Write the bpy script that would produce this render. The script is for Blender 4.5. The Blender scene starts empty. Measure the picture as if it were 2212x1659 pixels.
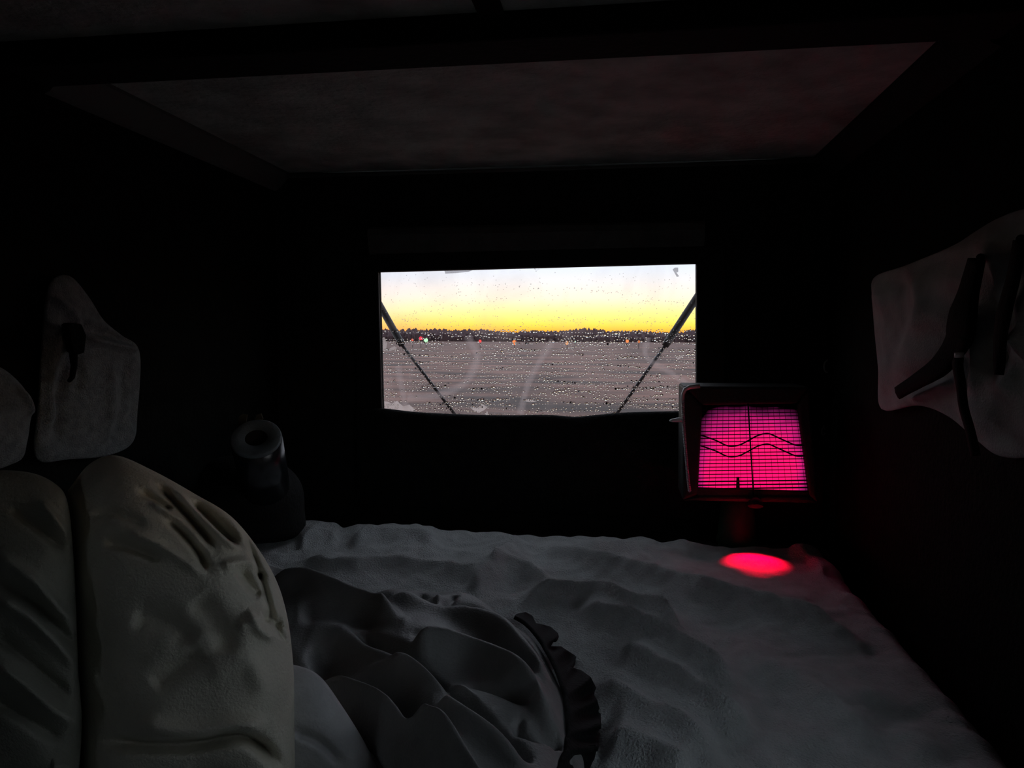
import bpy, math, random
import numpy as np
from mathutils import Vector, Matrix
random.seed(7); rng = np.random.default_rng(7)

# ------------------------------------------------------------------ camera
F, CX, CY = 1600.0, 1106.0, 829.5
YAW, PITCH, ROLL = 8.4, 3.6, 0.2
CAM = np.array([0.0, 0.0, 0.85])
_y, _p, _r = map(math.radians, (YAW, PITCH, ROLL))
_fw = np.array([-math.sin(_y)*math.cos(_p), math.cos(_y)*math.cos(_p), -math.sin(_p)])
_rt = np.array([math.cos(_y), math.sin(_y), 0.0]); _up = np.cross(_rt, _fw)
_rt, _up = math.cos(_r)*_rt + math.sin(_r)*_up, math.cos(_r)*_up - math.sin(_r)*_rt
C = bpy.context.scene.collection
cd = bpy.data.cameras.new('camera'); cd.sensor_width = 36.0; cd.lens = 36.0*F/2212.0; cd.clip_start = 0.02; cd.clip_end = 2000
cam = bpy.data.objects.new('camera', cd); C.objects.link(cam)
cam.matrix_world = Matrix(((_rt[0], _up[0], -_fw[0], CAM[0]), (_rt[1], _up[1], -_fw[1], CAM[1]), (_rt[2], _up[2], -_fw[2], CAM[2]), (0, 0, 0, 1)))
sc = bpy.context.scene; sc.camera = cam

def at(u, v, ax, val):
    """the point that a sight line through (u, v) meets on the plane  axis ax = val"""
    d = _fw + _rt*((u-CX)/F) + _up*((CY-v)/F)
    return CAM + d*((val-CAM[ax])/d[ax])
def proj(P):
    P = np.asarray(P, float) - CAM
    z = P @ _fw
    return np.stack([CX + F*(P @ _rt)/z, CY - F*(P @ _up)/z], -1)

# ------------------------------------------------------------------ view + world
sc.view_settings.view_transform = 'Standard'; sc.view_settings.look = 'None'
sc.view_settings.gamma = 1.0; sc.view_settings.use_curve_mapping = False
EXPO = 0.75
sc.view_settings.exposure = EXPO
TINT = 0.57                      # rear glass transmission; tint added so the side-window fill weighs more
sc.cycles.use_denoising = True
sc.cycles.max_bounces = 6; sc.cycles.diffuse_bounces = 2; sc.cycles.glossy_bounces = 2; sc.cycles.transmission_bounces = 5; sc.cycles.transparent_max_bounces = 20
sc.cycles.sample_clamp_indirect = 3.0
sc.cycles.adaptive_threshold = 0.02

def s2l(c):
    return tuple((x/12.92 if x <= .04045 else ((x+.055)/1.055)**2.4) for x in (v/255.0 for v in c))

w = bpy.data.worlds.new('dusk_sky'); sc.world = w; w.use_nodes = True
nt = w.node_tree; nt.nodes.clear(); N = nt.nodes.new; L = nt.links.new
tc = N('ShaderNodeTexCoord'); nrm = N('ShaderNodeVectorMath'); nrm.operation = 'NORMALIZE'; L(tc.outputs['Generated'], nrm.inputs[0])
sep = N('ShaderNodeSeparateXYZ'); L(nrm.outputs[0], sep.inputs[0])
asn = N('ShaderNodeMath'); asn.operation = 'ARCSINE'; L(sep.outputs['Z'], asn.inputs[0])
el = N('ShaderNodeMath'); el.operation = 'MULTIPLY'; el.inputs[1].default_value = 180/math.pi; L(asn.outputs[0], el.inputs[0])
mr = N('ShaderNodeMapRange'); mr.inputs['From Min'].default_value = 0; mr.inputs['From Max'].default_value = 30; L(el.outputs[0], mr.inputs[0])
def ramp(stops):
    r = N('ShaderNodeValToRGB'); cr = r.color_ramp
    while len(cr.elements) > 1: cr.elements.remove(cr.elements[-1])
    for i, (p, c) in enumerate(stops):
        e = cr.elements[0] if i == 0 else cr.elements.new(p)
        e.position = p; e.color = (*s2l(c), 1)
    L(mr.outputs[0], r.inputs[0]); return r
# elevation in degrees / 30; towards the sunset and away from it
west = ramp([(0.0, (250, 120, 45)), (.4/30, (255, 165, 50)), (1.0/30, (255, 214, 82)), (1.9/30, (255, 234, 140)), (3.0/30, (246, 226, 200)),
             (4.2/30, (226, 222, 220)), (5.6/30, (206, 216, 230)), (12/30, (208, 216, 230)), (1.0, (206, 214, 228))])
east = ramp([(0.0, (226, 128, 84)), (.5/30, (242, 160, 92)), (1.2/30, (250, 196, 120)), (2.1/30, (244, 214, 176)), (3.2/30, (228, 214, 206)),
             (4.6/30, (204, 206, 216)), (6/30, (203, 209, 222)), (12/30, (206, 213, 228)), (1.0, (206, 214, 228))])
sd = at(1330, 729, 1, 50) - CAM; sd /= np.linalg.norm(sd)
dt = N('ShaderNodeVectorMath'); dt.operation = 'DOT_PRODUCT'; dt.inputs[1].default_value = tuple(sd); L(nrm.outputs[0], dt.inputs[0])
mz = N('ShaderNodeMapRange'); mz.interpolation_type = 'SMOOTHSTEP'
mz.inputs['From Min'].default_value = math.cos(math.radians(21)); mz.inputs['From Max'].default_value = 1.0; L(dt.outputs['Value'], mz.inputs[0])
mx = N('ShaderNodeMix'); mx.data_type = 'RGBA'; L(mz.outputs[0], mx.inputs['Factor']); L(east.outputs[0], mx.inputs['A']); L(west.outputs[0], mx.inputs['B'])
bg = N('ShaderNodeBackground'); bg.inputs['Strength'].default_value = 1.40/(TINT*2**EXPO); L(mx.outputs['Result'], bg.inputs['Color'])
L(bg.outputs[0], N('ShaderNodeOutputWorld').inputs[0])

# ------------------------------------------------------------------ helpers
MATS = {}
def mat(name, col, rough=.8, bump=0.0, scale=40.0, var=0.0, metal=0.0, spec=.3, sheen=0.0, vscale=None, stretch=None):
    if name in MATS: return MATS[name]
    m = bpy.data.materials.new(name); m.use_nodes = True; t = m.node_tree; b = t.nodes['Principled BSDF']
    b.inputs['Base Color'].default_value = (*col, 1); b.inputs['Roughness'].default_value = rough
    b.inputs['Metallic'].default_value = metal; b.inputs['Specular IOR Level'].default_value = spec
    if sheen: b.inputs['Sheen Weight'].default_value = sheen
    co = t.nodes.new('ShaderNodeTexCoord'); mp = t.nodes.new('ShaderNodeMapping'); t.links.new(co.outputs['Object'], mp.inputs[0])
    if stretch: mp.inputs['Scale'].default_value = stretch
    if var:
        n = t.nodes.new('ShaderNodeTexNoise'); n.inputs['Scale'].default_value = vscale or scale*.2; n.inputs['Detail'].default_value = 5
        t.links.new(mp.outputs[0], n.inputs['Vector'])
        r = t.nodes.new('ShaderNodeMapRange'); r.inputs['From Min'].default_value = .3; r.inputs['From Max'].default_value = .7
        r.inputs['To Min'].default_value = 1-var; r.inputs['To Max'].default_value = 1+var; t.links.new(n.outputs['Fac'], r.inputs[0])
        x = t.nodes.new('ShaderNodeMix'); x.data_type = 'RGBA'; x.blend_type = 'MULTIPLY'; x.inputs['Factor'].default_value = 1
        x.inputs['A'].default_value = (*col, 1); t.links.new(r.outputs[0], x.inputs['B']); t.links.new(x.outputs['Result'], b.inputs['Base Color'])
    if bump:
        n2 = t.nodes.new('ShaderNodeTexNoise'); n2.inputs['Scale'].default_value = scale; n2.inputs['Detail'].default_value = 6
        t.links.new(mp.outputs[0], n2.inputs['Vector'])
        bp = t.nodes.new('ShaderNodeBump'); bp.inputs['Strength'].default_value = bump; bp.inputs['Distance'].default_value = .01
        t.links.new(n2.outputs['Fac'], bp.inputs['Height']); t.links.new(bp.outputs[0], b.inputs['Normal'])
    MATS[name] = m; return m
def emit(name, col, strength):
    m = bpy.data.materials.new(name); m.use_nodes = True; t = m.node_tree; t.nodes.clear()
    e = t.nodes.new('ShaderNodeEmission'); e.inputs[0].default_value = (*col, 1); e.inputs[1].default_value = strength
    t.links.new(e.outputs[0], t.nodes.new('ShaderNodeOutputMaterial').inputs[0]); MATS[name] = m; return m

class MB:
    def __init__(s): s.v = []; s.f = []
    def add(s, vs, fs):
        o = len(s.v); s.v += [tuple(map(float, p)) for p in vs]; s.f += [tuple(i+o for i in f) for f in fs]; return s
    def box(s, a, b):
        (x0, y0, z0), (x1, y1, z1) = a, b
        return s.add([(x0,y0,z0),(x1,y0,z0),(x1,y1,z0),(x0,y1,z0),(x0,y0,z1),(x1,y0,z1),(x1,y1,z1),(x0,y1,z1)],
                     [(3,2,1,0),(4,5,6,7),(0,1,5,4),(1,2,6,5),(2,3,7,6),(3,0,4,7)])
    def prism(s, poly, ax, a, b):
        """polygon (2-D, the two axes other than ax) extruded along ax"""
        n = len(poly); ot = [i for i in range(3) if i != ax]
        def P(q, t):
            p = [0, 0, 0]; p[ot[0]], p[ot[1]] = q; p[ax] = t; return p
        return s.add([P(q, a) for q in poly] + [P(q, b) for q in poly],
                     [tuple(range(n))[::-1], tuple(range(n, 2*n))] + [(i, (i+1) % n, n+(i+1) % n, n+i) for i in range(n)])
    def tube(s, pts, r, seg=10, cap=True):
        pts = [Vector(p) for p in pts]; n = len(pts); rr = r if hasattr(r, '__len__') else [r]*n
        o = len(s.v); ref = None
        for i, p in enumerate(pts):
            t = (pts[min(i+1, n-1)] - pts[max(i-1, 0)]).normalized()
            if ref is None:
                ref = Vector((0, 0, 1)) if abs(t.z) < .9 else Vector((1, 0, 0))
            a = (ref - t*ref.dot(t)).normalized(); b = t.cross(a); ref = a
            for k in range(seg):
                th = 2*math.pi*k/seg; q = p + (a*math.cos(th) + b*math.sin(th))*rr[i]; s.v.append(tuple(q))
        for i in range(n-1):
            for k in range(seg):
                s.f.append((o+i*seg+k, o+i*seg+(k+1) % seg, o+(i+1)*seg+(k+1) % seg, o+(i+1)*seg+k))
        if cap:
            s.f.append(tuple(o+k for k in range(seg))[::-1]); s.f.append(tuple(o+(n-1)*seg+k for k in range(seg)))
        return s
    def lathe(s, prof, c=(0, 0, 0), seg=32, M=None):
        o = len(s.v); n = len(prof)
        for (r, z) in prof:
            for k in range(seg):
                th = 2*math.pi*k/seg; q = Vector((r*math.cos(th), r*math.sin(th), z))
                if M is not None: q = M @ q
                s.v.append(tuple(q + Vector(c)))
        for i in range(n-1):
            for k in range(seg): s.f.append((o+i*seg+k, o+i*seg+(k+1) % seg, o+(i+1)*seg+(k+1) % seg, o+(i+1)*seg+k))
        return s
    def build(s, name, m, parent=None, smooth=False, bevel=0.0, auto=False):
        me = bpy.data.meshes.new(name); me.from_pydata(s.v, [], s.f); me.update()
        if smooth: me.polygons.foreach_set('use_smooth', [True]*len(me.polygons))
        me.materials.append(m if not isinstance(m, str) else MATS[m])
        o = bpy.data.objects.new(name, me); C.objects.link(o)
        if parent: o.parent = parent; o.matrix_parent_inverse = Matrix.Translation(-parent.location) if parent.type == 'EMPTY' else Matrix()
        if bevel:
            b = o.modifiers.new('bevel', 'BEVEL'); b.width = bevel; b.segments = 3; b.limit_method = 'ANGLE'
        return o
def empty(name, loc):
    o = bpy.data.objects.new(name, None); o.location = tuple(map(float, loc)); o.empty_display_size = .05; C.objects.link(o); return o
def tag(o, label=None, cat=None, group=None, kind=None):
    if label: o['label'] = label
    if cat: o['category'] = cat
    if group: o['group'] = group
    if kind: o['kind'] = kind
    return o

# ---- cloth helpers: fold lines are polylines in a 2-D chart; each raises or sinks the cloth along it
def polydist(P, line):
    line = np.asarray(line, float); best = np.full(len(P), 1e9); tt = np.zeros(len(P)); sg = np.zeros(len(P))
    seg = np.linalg.norm(np.diff(line, axis=0), axis=1); cum = np.concatenate([[0], np.cumsum(seg)]); tot = cum[-1]
    for i in range(len(line)-1):
        a, b = line[i], line[i+1]; ab = b-a
        t = np.clip(((P-a) @ ab)/(ab @ ab), 0, 1)
        d = np.linalg.norm(P - a - t[:, None]*ab, axis=1); k = d < best
        best[k] = d[k]; tt[k] = (cum[i] + t[k]*seg[i])/tot; sg[k] = (P - a - t[:, None]*ab)[k, 1]
    return best, tt, sg
def smoothline(line, n=5):
    """Catmull-Rom"""
    p = np.asarray(line, float); p = np.vstack([2*p[0]-p[1], p, 2*p[-1]-p[-2]]); out = []
    for i in range(1, len(p)-2):
        for k in range(n):
            t = k/n; a, b, c, d = p[i-1], p[i], p[i+1], p[i+2]
            out.append(.5*((2*b) + (c-a)*t + (2*a-5*b+4*c-d)*t*t + (-a+3*b-3*c+d)*t**3))
    out.append(p[-2]); return np.array(out)
def folds(P, lines, s=1.0, sharp=False):
    h = np.zeros(len(P))
    for (pts, wd, amp) in lines:
        d, t, sg = polydist(P, smoothline(pts, 4)) if len(pts) > 1 else (np.linalg.norm(P-np.array(pts[0]), axis=1), np.full(len(P), .5), P[:, 1]*0)
        tap = np.clip(np.minimum(t, 1-t)/.18, 0, 1); tap = .15 + .85*tap*tap*(3-2*tap)
        if sharp and amp > 0: d = d*(.75 + .55/(1+np.exp(-sg/3.0))); e0 = .25*wd*s; g_ = np.exp(-(np.sqrt(d*d+e0*e0)-e0)/(wd*s))
        else: g_ = np.exp(-(d/(wd*s))**2)
        h += amp*g_*tap
    return h
def lay(lines, z, k=1.0, dz=0.0):
    """fold lines drawn where their crests are seen, carried down to the flat cloth at level z"""
    out = []
    for (pts, wd, amp) in lines:
        q_ = []
        for (u, v) in pts:
            p_ = at(u, v, 2, z+dz+amp*k); p_[2] = z; q_.append(tuple(proj(p_)))
        out.append((q_, wd, amp*k))
    return out
def wob(P, freq, n=14, seed=1):
    """smooth pseudo noise, about -1..1"""
    g = np.random.default_rng(seed); h = np.zeros(len(P))
    for i in range(n):
        a = g.uniform(0, 2*np.pi); k = freq*g.uniform(.5, 1.8)
        h += np.sin(P @ np.array([math.cos(a), math.sin(a)])*k + g.uniform(0, 6.28))/math.sqrt(n)*1.2
    return h
def grid_mesh(X, name, m, parent=None):
    nu, nv = X.shape[:2]; idx = np.arange(nu*nv).reshape(nu, nv)
    q = np.stack([idx[:-1, :-1], idx[1:, :-1], idx[1:, 1:], idx[:-1, 1:]], -1).reshape(-1, 4)
    me = bpy.data.meshes.new(name); me.from_pydata(X.reshape(-1, 3).tolist(), [], q.tolist()); me.update()
    me.polygons.foreach_set('use_smooth', [True]*len(me.polygons)); me.materials.append(MATS[m])
    o = bpy.data.objects.new(name, me); C.objects.link(o)
    if parent: o.parent = parent; o.matrix_parent_inverse = Matrix.Translation(-parent.location)
    return o
def resample(poly, n):
    p = smoothline(list(poly) + [poly[0]], 6); d = np.concatenate([[0], np.cumsum(np.linalg.norm(np.diff(p, axis=0), axis=1))])
    t = np.linspace(0, d[-1], n, endpoint=False)
    return np.stack([np.interp(t, d, p[:, 0]), np.interp(t, d, p[:, 1])], -1)
def stuffed(name, m, outline, centre, chart, T_front, T_back, normal, lines=(), noise=(0, 1), rings=90, n=260, power=2.2, parent=None, fs=1.0, seed=3):
    """a closed padded body: an outline (2-D chart) filled from its centre and swollen to both sides of its sheet"""
    b = resample(outline, n); c = np.array(centre, float)
    if normal == 'camera':
        nrm = CAM - chart(*centre); nrm /= np.linalg.norm(nrm)
    else: nrm = np.array(normal, float)
    vs, fs_ = [], []
    s = np.sin(np.linspace(0, np.pi/2, rings+1))[1:]
    Pf = [c[None, :]]
    for k in s: Pf.append(c + (b-c)*k)
    P2 = np.vstack(Pf); S = np.concatenate([[0]] + [[k]*n for k in s])
    base = np.array([chart(u, v) for u, v in P2])
    prof = (1 - S**power)**(.5)
    edge = np.clip((1-S)/.10, 0, 1)
    disp = folds(P2, lines, fs) + noise[0]*wob(P2, 1.0/noise[1], seed=seed)
    front = base + nrm*((T_front*prof + disp*edge)[:, None])
    back = base[:1+n*(rings)] - nrm*((T_back*prof)[:, None])
    m1 = len(front); V = np.vstack([front, back[:1+n*(rings-1)]])
    fc = []
    for k in range(n): fc.append((0, 1+k, 1+(k+1) % n))
    for r in range(rings-1):
        o = 1+r*n
        for k in range(n): fc.append((o+k, o+n+k, o+n+(k+1) % n, o+(k+1) % n))
    for k in range(n): fc.append((m1, m1+1+(k+1) % n, m1+1+k))
    for r in range(rings-1):
        o = m1+1+r*n; o2 = o+n if r < rings-2 else 1+(rings-1)*n
        for k in range(n): fc.append((o+k, o+(k+1) % n, o2+(k+1) % n, o2+k))
    me = bpy.data.meshes.new(name); me.from_pydata(V.tolist(), [], fc); me.update()
    me.polygons.foreach_set('use_smooth', [True]*len(me.polygons)); me.materials.append(MATS[m])
    o = bpy.data.objects.new(name, me); C.objects.link(o)
    if parent: o.parent = parent; o.matrix_parent_inverse = Matrix.Translation(-parent.location)
    return o

# ------------------------------------------------------------------ materials
mat('black_liner', (.008, .009, .008), .9, .5, 90, .3, spec=.05)
mat('rear_lining', (.016, .017, .016), .9, .5, 120, .35)
mat('roof_felt', (.42, .44, .405), .95, .9, 55, .30, vscale=9)
mat('roof_rib', (.006, .006, .006), .9, .3, 60)
mat('rubber', (.010, .011, .011), .55, .2, 80)
mat('trim_grey', (.12, .125, .115), .7, .3, 80)
mat('header_glow', (.10, .105, .095), .8, .4, 90, .2)  # paler than the wall to carry the glow above the rear window
mat('black_cloth', (.012, .013, .013), .95, .5, 140, .3)
mat('fleece', (.84, .88, .87), .95, 1.0, 260, .10, sheen=.5, vscale=26)
mat('quilt_olive', (.80, .76, .63), .85, .35, 300, .12, vscale=12)
mat('quilt_dark', (.36, .36, .30), .9, .35, 300, .15, vscale=12)
mat('bag_grey', (.30, .305, .30), .45, .25, 260, .25, vscale=10)
mat('ruffle_black', (.008, .009, .009), .9, .3, 120)
mat('sheet_grey', (.66, .66, .66), .85, .2, 240, .08)
mat('towel_grey', (.24, .275, .28), .95, .8, 300, .2)
mat('jacket_grey', (.28, .30, .30), .85, .4, 260, .2, vscale=14)
mat('nylon_black', (.004, .004, .004), .8, .3, 200, spec=.05)
mat('paper_white', (.20, .225, .235), .9, .3, 200, .05)
mat('kraft', (.11, .10, .07), .9)
mat('wrap_dark', (.012, .014, .016), .25, .03, 30, spec=.9)
mat('cardboard', (.03, .025, .02), .9, .3, 100)
mat('duffel', (.012, .011, .010), .85, .4, 120, .3)
mat('heater_paint', (.022, .022, .020), .6, .2, 90, .3)
mat('wire_dark', (.012, .009, .013), .5)
mat('chrome', (.75, .76, .78), .4, metal=.35)
mat('steel', (.50, .51, .53), .45, metal=.35)
mat('cylinder_green', (.02, .06, .03), .6, .1, 60, .15)
mat('ply', (.03, .027, .022), .9, .3, 40, .3)
mat('mattress', (.05, .05, .05), .9)
mat('strut_black', (.012, .012, .014), .35)
mat('strut_rod', (.10, .10, .11), .4, metal=.3)
mat('tree_dark', (.085, .055, .062), .95)  # purple lift in this colour stands in for distance haze
mat('post', (.03, .03, .03), .8)

# ------------------------------------------------------------------ the shell
XL, XR, YB, YR = -1.12, .60, -.55, 2.30
ZC = at(1200, 357, 1, YR)[2]; ZB = at(1150, 1165, 1, 2.05)[2]       # roof and bed levels
ZF = ZB - .24                                                        # truck bed floor
WT = .04
def struct(o): o['kind'] = 'structure'; return o
struct(MB().box((XL-WT, YB-WT, ZF-.03), (XR+WT, YR+WT, ZF)).build('floor', 'black_liner'))
def wall_with_hole(name, ax, a, b, u0, u1, z0, z1, hole, m):
    """wall across axis ax from a to b; hole = four corners BL, BR, TR, TL (u, z)"""
    o = [(u0, z0), (u1, z0), (u1, z1), (u0, z1)]; mb = MB()
    for i in range(4):
        j = (i+1) % 4; mb.prism([o[i], o[j], hole[j], hole[i]], ax, a, b)
    return struct(mb.build(name, m))
rect = lambda u0, u1, z0, z1: [(u0, z0), (u1, z0), (u1, z1), (u0, z1)]
FILL_WIN_R = (.12, .88, ZB+.36, ZB+.60)        # added opening on the right, out of view, for fill light
FILL_WIN_L = (-.40, -.10, ZB+.45, ZB+.70)        # added opening on the left, out of view, for fill light
wall_with_hole('wall_right', 0, XR, XR+WT, YB-WT, YR+WT, ZF, ZC, rect(*FILL_WIN_R), 'black_liner')
wall_with_hole('wall_left', 0, XL-WT, XL, YB-WT, YR+WT, ZF, ZC, rect(*FILL_WIN_L), 'black_liner')
struct(MB().box((XL-WT, YB-WT, ZF), (XR+WT, YB, ZC)).build('wall_front', 'black_liner'))
q = lambda u, v: tuple(at(u, v, 1, YR)[[0, 2]])
wall_with_hole('wall_rear', 1, YR, YR+.012, XL-WT, XR+WT, ZF, ZC, [q(829, 930), q(1503, 930), q(1503, 570), q(820, 588)], 'rear_lining')
roof = struct(MB().box((XL-WT, YB-WT, ZC), (XR+WT, YR+WT, ZC+.04)).build('ceiling', 'roof_felt'))
# cross rib of the roof and the slim edge trims
zr = ZC-.045
r1 = at(1100, 22, 2, ZC)[1]; r2 = at(1100, 140, 2, zr)[1]
MB().box((XL, r1, zr), (XR, r2, ZC+.004)).build('roof_rib', 'roof_rib', roof, bevel=.008)
MB().box((-.235, YB, ZC-.012), (-.195, r1, ZC+.004)).build('roof_seam', 'roof_rib', roof, bevel=.003)
struct(MB().tube([(XL+.05, YR-.010, ZC-.010), (XR-.03, YR-.010, ZC-.010)], .008, 10).build('trim_1', 'trim_grey', smooth=True))
struct(MB().prism([(XL, ZC-.055), (XL+.012, ZC-.05), (XL+.055, ZC-.008), (XL+.055, ZC), (XL, ZC)], 1, r2, YR).build('trim_2', 'trim_grey'))
struct(MB().prism([(XR, ZC-.055), (XR-.012, ZC-.05), (XR-.055, ZC-.008), (XR-.055, ZC), (XR, ZC)], 1, r2, YR).build('trim_3', 'rear_lining'))

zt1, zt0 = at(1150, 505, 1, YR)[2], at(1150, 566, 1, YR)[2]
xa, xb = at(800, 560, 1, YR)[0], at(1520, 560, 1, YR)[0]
struct(MB().prism([(YR-.001, zt0+.012), (YR-.004, zt0+.012), (YR-.030, zt1), (YR-.026, zt1+.02), (YR-.001, zt1+.03)], 0, xa, xb).build('glow_strip', 'header_glow', bevel=.004))  # added paler strip, stands in for the soft glow on the wall here

# ------------------------------------------------------------------ rear window: gasket, tinted pane, rain drops, residue
def pane_material(name, col, haze):
    m = bpy.data.materials.new(name); m.use_nodes = True; t = m.node_tree; t.nodes.clear(); n = t.nodes.new; l = t.links.new
    tr = n('ShaderNodeBsdfTransparent'); tr.inputs[0].default_value = (*col, 1)
    out = n('ShaderNodeOutputMaterial')
    if not haze: l(tr.outputs[0], out.inputs[0]); MATS[name] = m; return m
    co = n('ShaderNodeTexCoord'); mp = n('ShaderNodeMapping'); mp.inputs['Scale'].default_value = (5, 1, 3.2); mp.inputs['Rotation'].default_value = (0, .5, 0)
    l(co.outputs['Object'], mp.inputs[0])
    nz = n('ShaderNodeTexNoise'); nz.inputs['Scale'].default_value = 1.6; nz.inputs['Detail'].default_value = 4; nz.inputs['Distortion'].default_value = .8
    l(mp.outputs[0], nz.inputs['Vector'])
    r = n('ShaderNodeMapRange'); r.inputs['From Min'].default_value = .45; r.inputs['From Max'].default_value = .75
    r.inputs['To Min'].default_value = 0.01; r.inputs['To Max'].default_value = haze; l(nz.outputs['Fac'], r.inputs[0])
    ts = n('ShaderNodeBsdfTranslucent'); ts.inputs[0].default_value = (.62, .50, .47, 1)
    mx = n('ShaderNodeMixShader'); l(r.outputs[0], mx.inputs[0]); l(tr.outputs[0], mx.inputs[1]); l(ts.outputs[0], mx.inputs[2])
    l(mx.outputs[0], out.inputs[0]); MATS[name] = m; return m
k = TINT**.5
pane_material('tinted_glass', (k, k, k), .10); pane_material('clear_glass', (.93, .95, .94), 0)
GY = YR + .0125
win = struct(empty('window_1', (at(1160, 900, 1, GY)[0], GY, at(1160, 900, 1, GY)[2])))
x0, z0 = at(800, 925, 1, GY)[[0, 2]]; x1, z1 = at(1525, 555, 1, GY)[[0, 2]]
MB().box((x0, GY, z0), (x1, GY+.004, z1)).build('glass_pane', 'tinted_glass', win)
hole = [q(829, 930), q(1503, 930), q(1503, 570), q(820, 588)]
ctr = np.mean(hole, 0)
outr = [tuple(np.array(h) + np.sign(np.array(h)-ctr)*np.array([.085, .055])) for h in hole]
for i in range(4):
    j = (i+1) % 4
    g = MB().prism([outr[i], outr[j], hole[j], hole[i]], 1, YR-.014, YR-.0005).build('gasket', 'rubber', win, bevel=.005)
# rain drops on the outer face: a dome on a flat foot
GO = GY + .0042
def drop_mesh(name, items, m, parent):
    seg, V, Fc = 7, [], []
    for (u, v, rp, asp) in items:
        c = at(u, v, 1, GO); r = rp*1.437e-3; o = len(V)
        for (rr, hh) in ((1, 0), (.72, .42)):
            for kk in range(seg):
                a = 2*math.pi*kk/seg
                V.append((c[0]+r*rr*asp*math.cos(a), GO+r*hh, c[2]+r*rr*math.sin(a)))
        V.append((c[0], GO+r*.6, c[2]))
        for kk in range(seg):
            k2 = (kk+1) % seg
            Fc.append((o+kk, o+seg+kk, o+seg+k2, o+k2)); Fc.append((o+seg+kk, o+2*seg, o+seg+k2))
        Fc.append(tuple(o+kk for kk in range(seg)))
    me = bpy.data.meshes.new(name); me.from_pydata(V, [], Fc); me.update()
    nb = 2*seg+1
    me.polygons.foreach_set('use_smooth', [len(p.vertices) < seg for p in me.polygons]); me.materials.append(m)
    o = bpy.data.objects.new(name, me); C.objects.link(o); o.parent = parent; o.matrix_parent_inverse = Matrix.Translation(-parent.location); o['kind'] = 'stuff'
    return o
wm = bpy.data.materials.new('rain_water'); wm.use_nodes = True; t = wm.node_tree; t.nodes.clear()
g = t.nodes.new('ShaderNodeBsdfGlass'); g.inputs['IOR'].default_value = 1.36; g.inputs['Roughness'].default_value = 0.0; g.inputs[0].default_value = (1, 1, 1, 1)
t.links.new(g.outputs[0], t.nodes.new('ShaderNodeOutputMaterial').inputs[0])
items = []
swoops = [smoothline(p) for p in ([(1010, 725), (1030, 770), (1010, 820), (960, 850), (880, 860)], [(1195, 735), (1160, 790), (1135, 845), (1125, 895)],
          [(1400, 730), (1395, 770), (1440, 800), (1500, 840)], [(860, 790), (870, 850), (880, 890)])]
def near_swoop(u, v): return min(float(np.min(np.hypot(s[:, 0]-u, s[:, 1]-v))) for s in swoops)
# rows of beads lying along shallow waves, below the tree line
row = 0; v = 716.0
while v < 898:
    ph, A = random.uniform(0, 6.3), random.uniform(2, 7); wl = random.uniform(140, 420); big = random.random()
    u = 822 + random.uniform(0, 6)
    while u < 1506:
        vv = v + A*math.sin(u/wl*6.28+ph) + random.gauss(0, .9)
        dens = .5 + .5*math.sin(u*.013+v*.06+2*math.sin(v*.04)) * .9
        ns = near_swoop(u, vv) if vv > 714 else 99
        if vv > 712 and random.random() < (.62+.3*dens)*(0.25 if ns < 14 else 1):
            r = random.choice((1.1, 1.3, 1.5, 1.8, 2.2))*(1.0 + .6*(big > .7)*random.random())
            if random.random() < .02: r *= 1.5
            items.append((u, vv, r, random.uniform(.9, 1.25)))
        u += random.uniform(4.2, 8.2)
    v += random.uniform(3.6, 5.6)
for _ in range(430):                                     # few and fine on the upper half
    u, v = random.uniform(822, 1502), 590 + 118*random.random()**.8
    if v > 560 + (1503-u)*.03: items.append((u, v, random.uniform(.45, .95), 1))
for (a, b, n) in (((1010, 655), (1100, 645), 12), ((870, 692), (900, 690), 10), ((950, 610), (1200, 625), 26), ((1200, 620), (1420, 640), 26), ((1380, 648), (1480, 655), 14), ((860, 680), (960, 668), 14), ((1100, 582), (1200, 582), 12), ((1190, 688), (1480, 694), 40), ((900, 700), (1200, 706), 40)):
    for i in range(n):
        f = random.random(); items.append((a[0]+(b[0]-a[0])*f, a[1]+(b[1]-a[1])*f+random.gauss(0, 2.5), random.uniform(.5, 1.0), random.uniform(1, 1.5)))
drop_mesh('rain_drops', items, wm, win)
# scraps of pale film left on the inside of the glass, and wiped smears
def film(name, col, amount):
    m = bpy.data.materials.new(name); m.use_nodes = True; t = m.node_tree; t.nodes.clear()
    a = t.nodes.new('ShaderNodeBsdfTransparent'); b = t.nodes.new('ShaderNodeBsdfTranslucent'); b.inputs[0].default_value = (*col, 1)
    x = t.nodes.new('ShaderNodeMixShader'); x.inputs[0].default_value = amount
    t.links.new(a.outputs[0], x.inputs[1]); t.links.new(b.outputs[0], x.inputs[2]); t.links.new(x.outputs[0], t.nodes.new('ShaderNodeOutputMaterial').inputs[0]); MATS[name] = m
film('film_scrap', (.86, .78, .74), .55); film('film_smear', (.80, .70, .68), .05); film('film_grey', (.55, .55, .57), .5)
def patch(name, pts, m, y=GO+.0004, smooth=True, label=None):
    p = resample(pts, 40) if smooth else np.array(pts, float)
    poly = [tuple(at(u, v, 1, y)[[0, 2]]) for u, v in p]
    o = MB().prism(poly, 1, y, y+.0004).build(name, m, win)
    if label: o['label'] = label
YF = GO + .0046
patch('film_scrap', [(826, 888), (826, 866), (838, 868), (846, 872), (858, 866), (864, 872), (872, 878), (884, 874), (896, 884), (897, 894)], 'film_scrap', YF, False, 'pale torn film scrap')
patch('film_scrap', [(1015, 879), (1030, 882), (1042, 874), (1053, 879), (1046, 886), (1034, 892), (1024, 888)], 'film_scrap', YF, False)
patch('film_scrap', [(1048, 900), (1052, 887), (1057, 900)], 'film_scrap', YF, False)
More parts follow.
